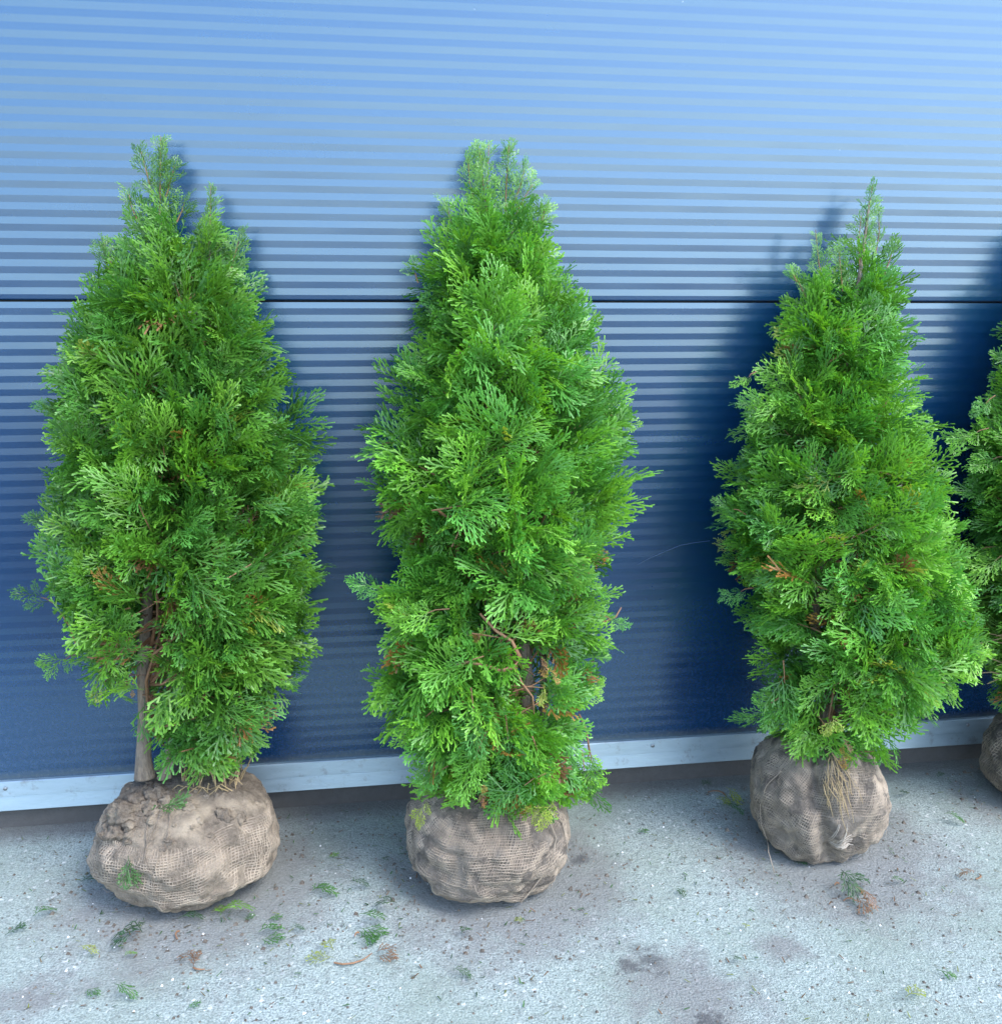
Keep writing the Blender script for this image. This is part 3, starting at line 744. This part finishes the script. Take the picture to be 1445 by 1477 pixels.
cord(surf2, ball2, [(.86, .88), (.875, .8), (.87, .7), (.865, .6), (.85, .5), (.83, .4), (.80, .3), (.79, .22)])
cord(surf2, ball2, [(.88, .86), (.885, .75), (.90, .64), (.895, .5)], .0010)

# ---- shrub with a lobed root ball
t3 = empty('arborvitae', (.8791, -.2802, 0))
tag(t3, 'arborvitae narrowing to a thin tip, on a lumpy two-lobed burlap root ball', 'shrub', 'burlapped arborvitae standing against the wall')
ball3, surf3 = root_ball(t3, None, .127, .132, .128, 14, M_SOILD, [(-1.93, .17, .22, -.30, -1.0, 1.5), (-2.75, .30, .07, -.6, -.7, .3), (-1.25, .28, .06, .3, -.8, .1)], (195, 62, .10, .93, .10, .16, .0018))
lean3 = (.22, -.2802, (-.075+.2802)/(1.30-.22))
L3 = lambda x, y: on_lean(x, y, *lean3)
trunk_mesh(t3, [L3(1188, 1085), L3(1190, 1030), L3(1176, 900), L3(1190, 760), L3(1215, 560), L3(1242, 380), L3(1254, 290)], [.012, .011, .0095, .008, .006, .0035, .0018])
trunk_mesh(t3, [L3(1205, 1085), L3(1215, 1020), L3(1240, 900), L3(1290, 760), L3(1300, 640)], [.010, .009, .0075, .006, .003])
trunk_mesh(t3, [L3(1198, 1085), L3(1210, 1000), L3(1200, 850), L3(1195, 640)], [.008, .0075, .006, .003], 'limb')
rows3 = [(368, 1226, 1286), (385, 1215, 1290), (400, 1160, 1296), (440, 1142, 1299), (480, 1122, 1305), (520, 1100, 1304), (560, 1074, 1303), (590, 1074, 1330), (620, 1068, 1344), (660, 1056, 1350), (700, 1050, 1356), (740, 1038, 1368),
         (780, 1042, 1370), (820, 1052, 1384), (860, 1058, 1405), (900, 1085, 1414), (940, 1092, 1414), (980, 1095, 1392), (1010, 1092, 1362), (1040, 1090, 1320), (1062, 1135, 1262)]
crown(t3, rows3, L3(1195, 1060), -.075, lean3, 37, 285, 260,
      [(1110, 600, 1064, 575, .04, 6, 'g'), (1085, 540, 1068, 552, .02, 3, 'g'), (1070, 740, 1028, 722, .03, 5, 'g'), (1080, 850, 1040, 862, .03, 5, 'g'), (1120, 1010, 1068, 1052, .08, 7, 'g'), (1130, 960, 1135, 1045, .1, 7, 'g'),
       (1380, 900, 1425, 890, .03, 6, 'g'), (1370, 960, 1426, 935, .04, 6, 'g'), (1300, 860, 1410, 850, .06, 7, 'g'), (1270, 960, 1370, 1005, .10, 8, 'g'), (1200, 1030, 1195, 1062, .15, 4, 'y'), (1215, 1060, 1218, 1110, .15, 4, 'd'),
       (1290, 600, 1328, 578, .02, 4, 'g'), (1350, 1000, 1388, 1000, .04, 4, 'g'), (1280, 970, 1220, 1050, .13, 6, 'g'), (1145, 400, 1140, 392, .02, 3, 'g'), (1340, 985, 1350, 1010, .06, 3, 'd'), (1260, 1050, 1300, 1090, .03, 4, 'g'),
       (1245, 880, 1335, 880, .15, 7, 'g')],
      [([(1245, 400), (1250, 330), (1258, 268)], 20, .042), ([(1262, 370), (1268, 335), (1267, 302)], 10, .034), ([(1190, 430), (1181, 380), (1176, 331)], 13, .034), ([(1175, 455), (1158, 420), (1147, 396)], 10, .038), ([(1270, 410), (1282, 378), (1290, 354)], 10, .038), ([(1215, 420), (1212, 385), (1210, 362)], 10, .04), ([(1240, 390), (1238, 350), (1242, 310)], 8, .034)],
      L3(1238, 420), 1.08, .02, [(1160, 1195, 850, 935, .02), (1165, 1230, 985, 1050, .03)])
cord(surf3, ball3, [(.565, .70), (.545, .6), (.53, .5), (.53, .4), (.54, .3)], .0009, M_JUTE, tail=[(-.128, -.075, .035), (-.125, -.100, .006)])
# bleached torn patch of burlap and dead straw in the fold
pt = MB(); rr = random.Random(9)
for i in range(26):
    u0, v0 = rr.uniform(.715, .755), rr.uniform(.36, .45); hz = i % 2
    pts = []
    for s in range(4):
        p, n_ = surf3(u0+(.012*s if hz else .002*s), v0+(.004*s if hz else .024*s)); pts.append(p+n_*(.0025+.001*rr.random()))
    pt.tube(pts, [.0006]*4, 4, False)
pt.build('bleached_patch', M_PALEJ, ball3)
sw = MB()
for i in range(30):
    u0, v0 = rr.uniform(.690, .738), rr.uniform(.70, .90); pts = []; du = rr.uniform(-.004, .016); wv = rr.uniform(.3, 1.6); ns = rr.choice((3, 4, 5))
    for s_ in range(ns):
        p, n_ = surf3(u0+du*s_+.004*math.sin(s_*wv+i), v0-rr.uniform(.035, .06)*s_); pts.append(p+n_*(.003+.007*rr.random()))
    sw.tube(pts, [rr.uniform(.0004, .0008)]*(ns-1)+[.0004], 4, False)
sw.build('dry_straw', M_DRY, ball3)

# ---- last shrub of the row
t4 = empty('arborvitae', (1.4935, -.1876, 0))
tag(t4, 'arborvitae with dry grey lower twigs, next in line after the lobed root ball', 'shrub', 'burlapped arborvitae standing against the wall')
ball4, surf4 = root_ball(t4, None, .147, .140, .112, 21, M_SOILD, [(-2.6, .2, .05, .2, -.8, 1.3)], (140, 46, .10, .92, .06, .14, .0023))
lean4 = (.20, -.1876, (-.075+.1876)/(1.32-.2))
L4 = lambda x, y: on_lean(x, y, *lean4)
trunk_mesh(t4, [L4(1524, 1040), L4(1528, 940), L4(1530, 760), L4(1535, 540), L4(1545, 330)], [.013, .0115, .009, .006, .002])
rows4 = [(330, 1530, 1565), (400, 1505, 1590), (460, 1475, 1610), (515, 1448, 1625), (560, 1432, 1640), (600, 1408, 1655), (640, 1384, 1665), (700, 1396, 1672), (760, 1396, 1680), (800, 1385, 1680), (860, 1396, 1680), (900, 1406, 1670), (950, 1408, 1660), (985, 1428, 1640), (1010, 1450, 1610)]
crown(t4, rows4, L4(1524, 1020), -.075, lean4, 51, 240, 120,
      [(1420, 620, 1370, 640, .04, 6, 'g'), (1430, 575, 1402, 600, .04, 5, 'g'), (1440, 720, 1390, 700, .04, 6, 'g'), (1430, 790, 1376, 800, .03, 5, 'g'), (1445, 660, 1400, 670, .08, 6, 'g'), (1450, 800, 1400, 830, .08, 6, 'g')],
      [([(1540, 400), (1545, 350), (1548, 300)], 8, .04)], L4(1540, 460), 1.0, .02)
tw = MB(); rr = random.Random(3)
for i in range(16):
    x, y = rr.uniform(1430, 1500), rr.uniform(905, 985)
    a = L4(x+rr.uniform(20, 50), y+rr.uniform(-10, 20)); e = on_lean(x-rr.uniform(10, 38), y+rr.uniform(-5, 25), lean4[0], lean4[1]-.05, lean4[2])
    tw.tube([a, (a+e)*.5+np.array([0, 0, rr.uniform(-.01, .01)]), e], [.0018, .0013, .0006], 4, False)
tw.build('dry_twigs', M_DRY, t4, tuple(t4.location))

# ------------------------------------------------------------------ fallen sprigs
def sprig(px, py, ang, L, tint, label, group=None, nf=1, stem=0.0, seed=0):
    r = random.Random(seed*13+int(px)); p = on_ground(px, py)
    Vs, Qs, Ts = [], [], []; vo = 0
    for i in range(nf):
        V, Q, T = FRONDS[r.randrange(12)]
        a = ang+(i-(nf-1)/2)*.75+r.uniform(-.15, .15); l = L*r.uniform(.8, 1.1)
        d = np.array([math.cos(a), math.sin(a), 0]); s = np.array([-math.sin(a), math.cos(a), 0]); n2 = np.array([0, 0, 1.0])
        W = (V*np.array([l, l, l*.9]))@np.array([d, s, n2])
        W[:, 2] += -W[:, 2].min()+.0035+.012*np.abs(np.sin(V[:, 0]*2.2+i))*l/.06*.5+i*.002
        Vs.append(W); Qs.append(Q+vo); vo += len(V); Ts.append((.8+.4*T)[:, None]*np.array(tint)[None, :])
    me = np_mesh('fallen_sprig', np.concatenate(Vs), np.concatenate(Qs), M_LEAF, np.concatenate(Ts))
    me.transform(Matrix.Identity(4))
    if stem:
        root = empty('fallen_sprig', (p[0], p[1], 0)); link('foliage', me, root)
        mb = MB(); a = ang+math.pi
        pts = [np.array([math.cos(a+.25*s)*stem*s/4, math.sin(a+.25*s)*stem*s/4, .004+.002*math.sin(s)]) for s in range(5)]
        mb.tube(pts, [.0016, .0017, .0016, .0013, .0008], 5); mb.build('stem', M_TWIG, root)
        o = root
    else:
        o = link('fallen_sprig', me, None, (p[0], p[1], 0))
    tag(o, label, 'sprig', group); return o
GR, DK, YE, BR, LG = (.05, .15, .03), (.03, .085, .03), (.26, .30, .05), (.20, .10, .05), (.12, .26, .04)
SM_G, SM_L = 'small green sprigs scattered on the pavement', 'small fallen green arborvitae sprig lying loose on the pale concrete'
sprig(319, 1344, 1.1, .060, LG, 'bright yellow-green fallen sprig in front of the wide muddy root ball', None, 2, .0, 1)
sprig(207, 1366, 2.7, .055, DK, 'broad dark green fallen sprig in front of the wide muddy root ball', None, 3, .0, 2)
sprig(259, 1346, .6, .045, DK, 'small dark sprig between the broad dark sprig and the bright one', None, 1, .02, 3)
sprig(374, 1362, .4, .040, GR, 'two-toned green sprig beside the bright yellow-green sprig', None, 2, 0, 4)
sprig(518, 1349, -.3, .050, GR, 'green fallen sprig with dark tuft between the first two root balls', None, 3, .01, 5)
sprig(482, 1392, 2.4, .045, YE, 'yellowing sprig with a long bare brown stem on the concrete', None, 2, .065, 6)
sprig(543, 1384, .1, .035, BR, 'short brown withered sprig beside the yellowing long-stemmed sprig', None, 2, 0, 7)
sprig(573, 1322, 2.6, .055, DK, 'flat dark green feathery sprig in front of the rounded root ball', None, 1, 0, 8)
sprig(451, 1294, .3, .042, GR, 'green sprig lying right of the wide muddy root ball by soil dust', None, 2, 0, 9)
sprig(279, 1399, 1.9, .038, BR, 'brown forked sprig lying on bare pale concrete', None, 2, .02, 10)
sprig(1210, 1278, -.9, .050, DK, 'dark green sprig lying in front of the two-lobed root ball', None, 3, .01, 11)
sprig(1232, 1302, -1.2, .042, BR, 'brown curled sprig touching the dark green sprig by the lobed ball', None, 2, .02, 12)
sprig(1046, 1150, -1.6, .045, YE, 'olive sprig with upright stem near the wall foot beside the lobed ball', None, 2, .04, 13)
sprig(1304, 1456, .4, .050, YE, 'thin yellow-green sprig on clean pale concrete', None, 1, 0, 14)
sprig(1407, 1271, 2.9, .030, BR, 'thin reddish-brown twig end on the concrete past the lobed root ball', None, 1, .025, 15)
for i, (x, y, a, L, c) in enumerate([(117, 1277, .5, .035, DK), (506, 1287, .1, .033, DK), (561, 1254, 1.8, .028, DK), (535, 1372, 1.3, .030, DK), (125, 1431, -.6, .035, GR), (167, 1438, -.3, .036, GR), (269, 1461, .5, .028, GR),
                                  (50, 1336, .9, .036, GR), (8, 1354, .7, .035, DK), (419, 1349, .2, .028, DK), (473, 1242, .4, .028, LG), (665, 1361, 1.0, .028, DK), (653, 1411, -.2, .030, DK), (1043, 1173, -.5, .04, GR), (1013, 1139, .8, .028, DK),
                                  (986, 1301, 1.5, .030, DK), (1360, 1188, -.4, .045, GR), (1352, 1125, .6, .025, DK), (1302, 1158, .9, .03, DK), (1350, 1404, -.7, .030, GR), (918, 1205, .2, .025, GR), (1144, 1248, -.3, .03, DK), (1284, 1281, .2, .028, GR),
                                  (1056, 1395, .5, .022, DK), (350, 1330, .3, .026, GR), (385, 1332, .1, .03, GR), (180, 1391, 1.0, .024, LG)]):
    gp = on_ground(x, y); nb = min(range(3), key=lambda q: (gp[0]-BALLS[q][0])**2+(gp[1]-BALLS[q][1])**2)
    cw = {DK: 'dark green', GR: 'mid green', LG: 'bright green'}[c]; bw = ('wide muddy', 'rounded middle', 'two-lobed')[nb]
    sprig(x, y, a, L, c, 'small loose %s sprig on the concrete, the %s root ball its closest' % (cw, bw), 'small %s sprigs near the %s root ball' % (cw, bw), 1, 0, 30+i)
for i, (x, y, a, L) in enumerate([(115, 1381, .1, .034), (1074, 1351, 1.2, .026), (305, 1322, .4, .022), (740, 1335, .3, .018)]):
    sprig(x, y, a, L, YE, 'tiny yellow fallen sprig lying loose on the pale concrete', 'tiny yellow sprigs scattered on the pavement', 1, 0, 70+i)

# ------------------------------------------------------------------ crumbs and grit
# fine single needles and flecks shed by the sprays
V_, Q_, T_ = [], [], []; rs_ = np.random.RandomState(4); vo = 0
for i in range(900):
    if i < 560:
        b_ = BALLS[i % 4]; a = rs_.uniform(0, 2*math.pi); q = .15+abs(rs_.normal())*.11; x, y = b_[0]+math.cos(a)*q, b_[1]+math.sin(a)*q
    else:
        g_ = on_ground(rs_.uniform(0, 1445), rs_.uniform(1150, 1477)); x, y = g_[0], g_[1]
    if y > -.03: continue
    a = rs_.uniform(0, 6.283); l = rs_.uniform(.003, .013); wd = rs_.uniform(.0006, .0013); d = np.array([math.cos(a), math.sin(a), 0]); n_ = np.array([-math.sin(a), math.cos(a), 0]); c_ = np.array([x, y, .003])
    up_ = np.array([0, 0, rs_.uniform(0, .003)])
    V_ += [c_-n_*wd, c_+n_*wd, c_+d*l+n_*wd*.6+up_, c_+d*l-n_*wd*.6+up_]; Q_.append((vo, vo+1, vo+2, vo+3)); vo += 4
    t = [np.array(GR), np.array(DK), np.array(YE)*.7, np.array(BR), np.array((.16, .12, .07))][rs_.randint(5)]*rs_.uniform(.7, 1.1); T_ += [t]*4
tag(link('leaf_litter', np_mesh('leaf_litter', np.array(V_), np.array(Q_), M_LEAF, np.array(T_))), 'fine green and brown flecks shed over the concrete', 'litter', kind='stuff')
cr = MB(); rr = random.Random(77)
for (bx, by), R0 in zip(BALLS, (.17, .16, .14, .15)):
    for i in range(260):
        a = rr.uniform(0, 6.283); q = R0+abs(rr.gauss(0, .07)); x, y = bx+math.cos(a)*q, by+math.sin(a)*q*.95
        if y > -.03: continue
        s = rr.uniform(.0007, .0026) if rr.random() < .93 else rr.uniform(.003, .005); h = s*.8
        cr.add([(x-s, y-s*.6, 0), (x+s*.8, y-s, 0), (x+s, y+s*.7, 0), (x-s*.7, y+s, 0), (x+rr.uniform(-.4, .4)*s, y+rr.uniform(-.4, .4)*s, h*1.6)], [(0, 1, 4), (1, 2, 4), (2, 3, 4), (3, 0, 4)])
for i in range(500):
    g_ = on_ground(rr.uniform(0, 1445), rr.uniform(1180, 1477)); x, y = g_[0], g_[1]; s = rr.uniform(.001, .003)
    cr.add([(x-s, y-s*.6, 0), (x+s*.8, y-s, 0), (x+s, y+s*.7, 0), (x-s*.7, y+s, 0), (x, y, s*1.3)], [(0, 1, 4), (1, 2, 4), (2, 3, 4), (3, 0, 4)])
tag(cr.build('soil_crumbs', M_SOILD), 'loose brown soil crumbs scattered round the root balls', 'soil', kind='stuff')
gt = MB()
for i in range(110):
    g_ = on_ground(rr.uniform(0, 1445), rr.uniform(1120, 1477)); x, y = g_[0], g_[1]; s = rr.choice((.0009, .0011, .0014, .0022))
    if y > -.02: continue
    gt.add([(x-s, y-s*.6, 0), (x+s*.8, y-s, 0), (x+s, y+s*.7, 0), (x-s*.7, y+s, 0), (x, y, s*1.4)], [(0, 1, 4), (1, 2, 4), (2, 3, 4), (3, 0, 4)])
tag(gt.build('grit', M_GRIT), 'white grit specks scattered over the concrete', 'grit', kind='stuff')
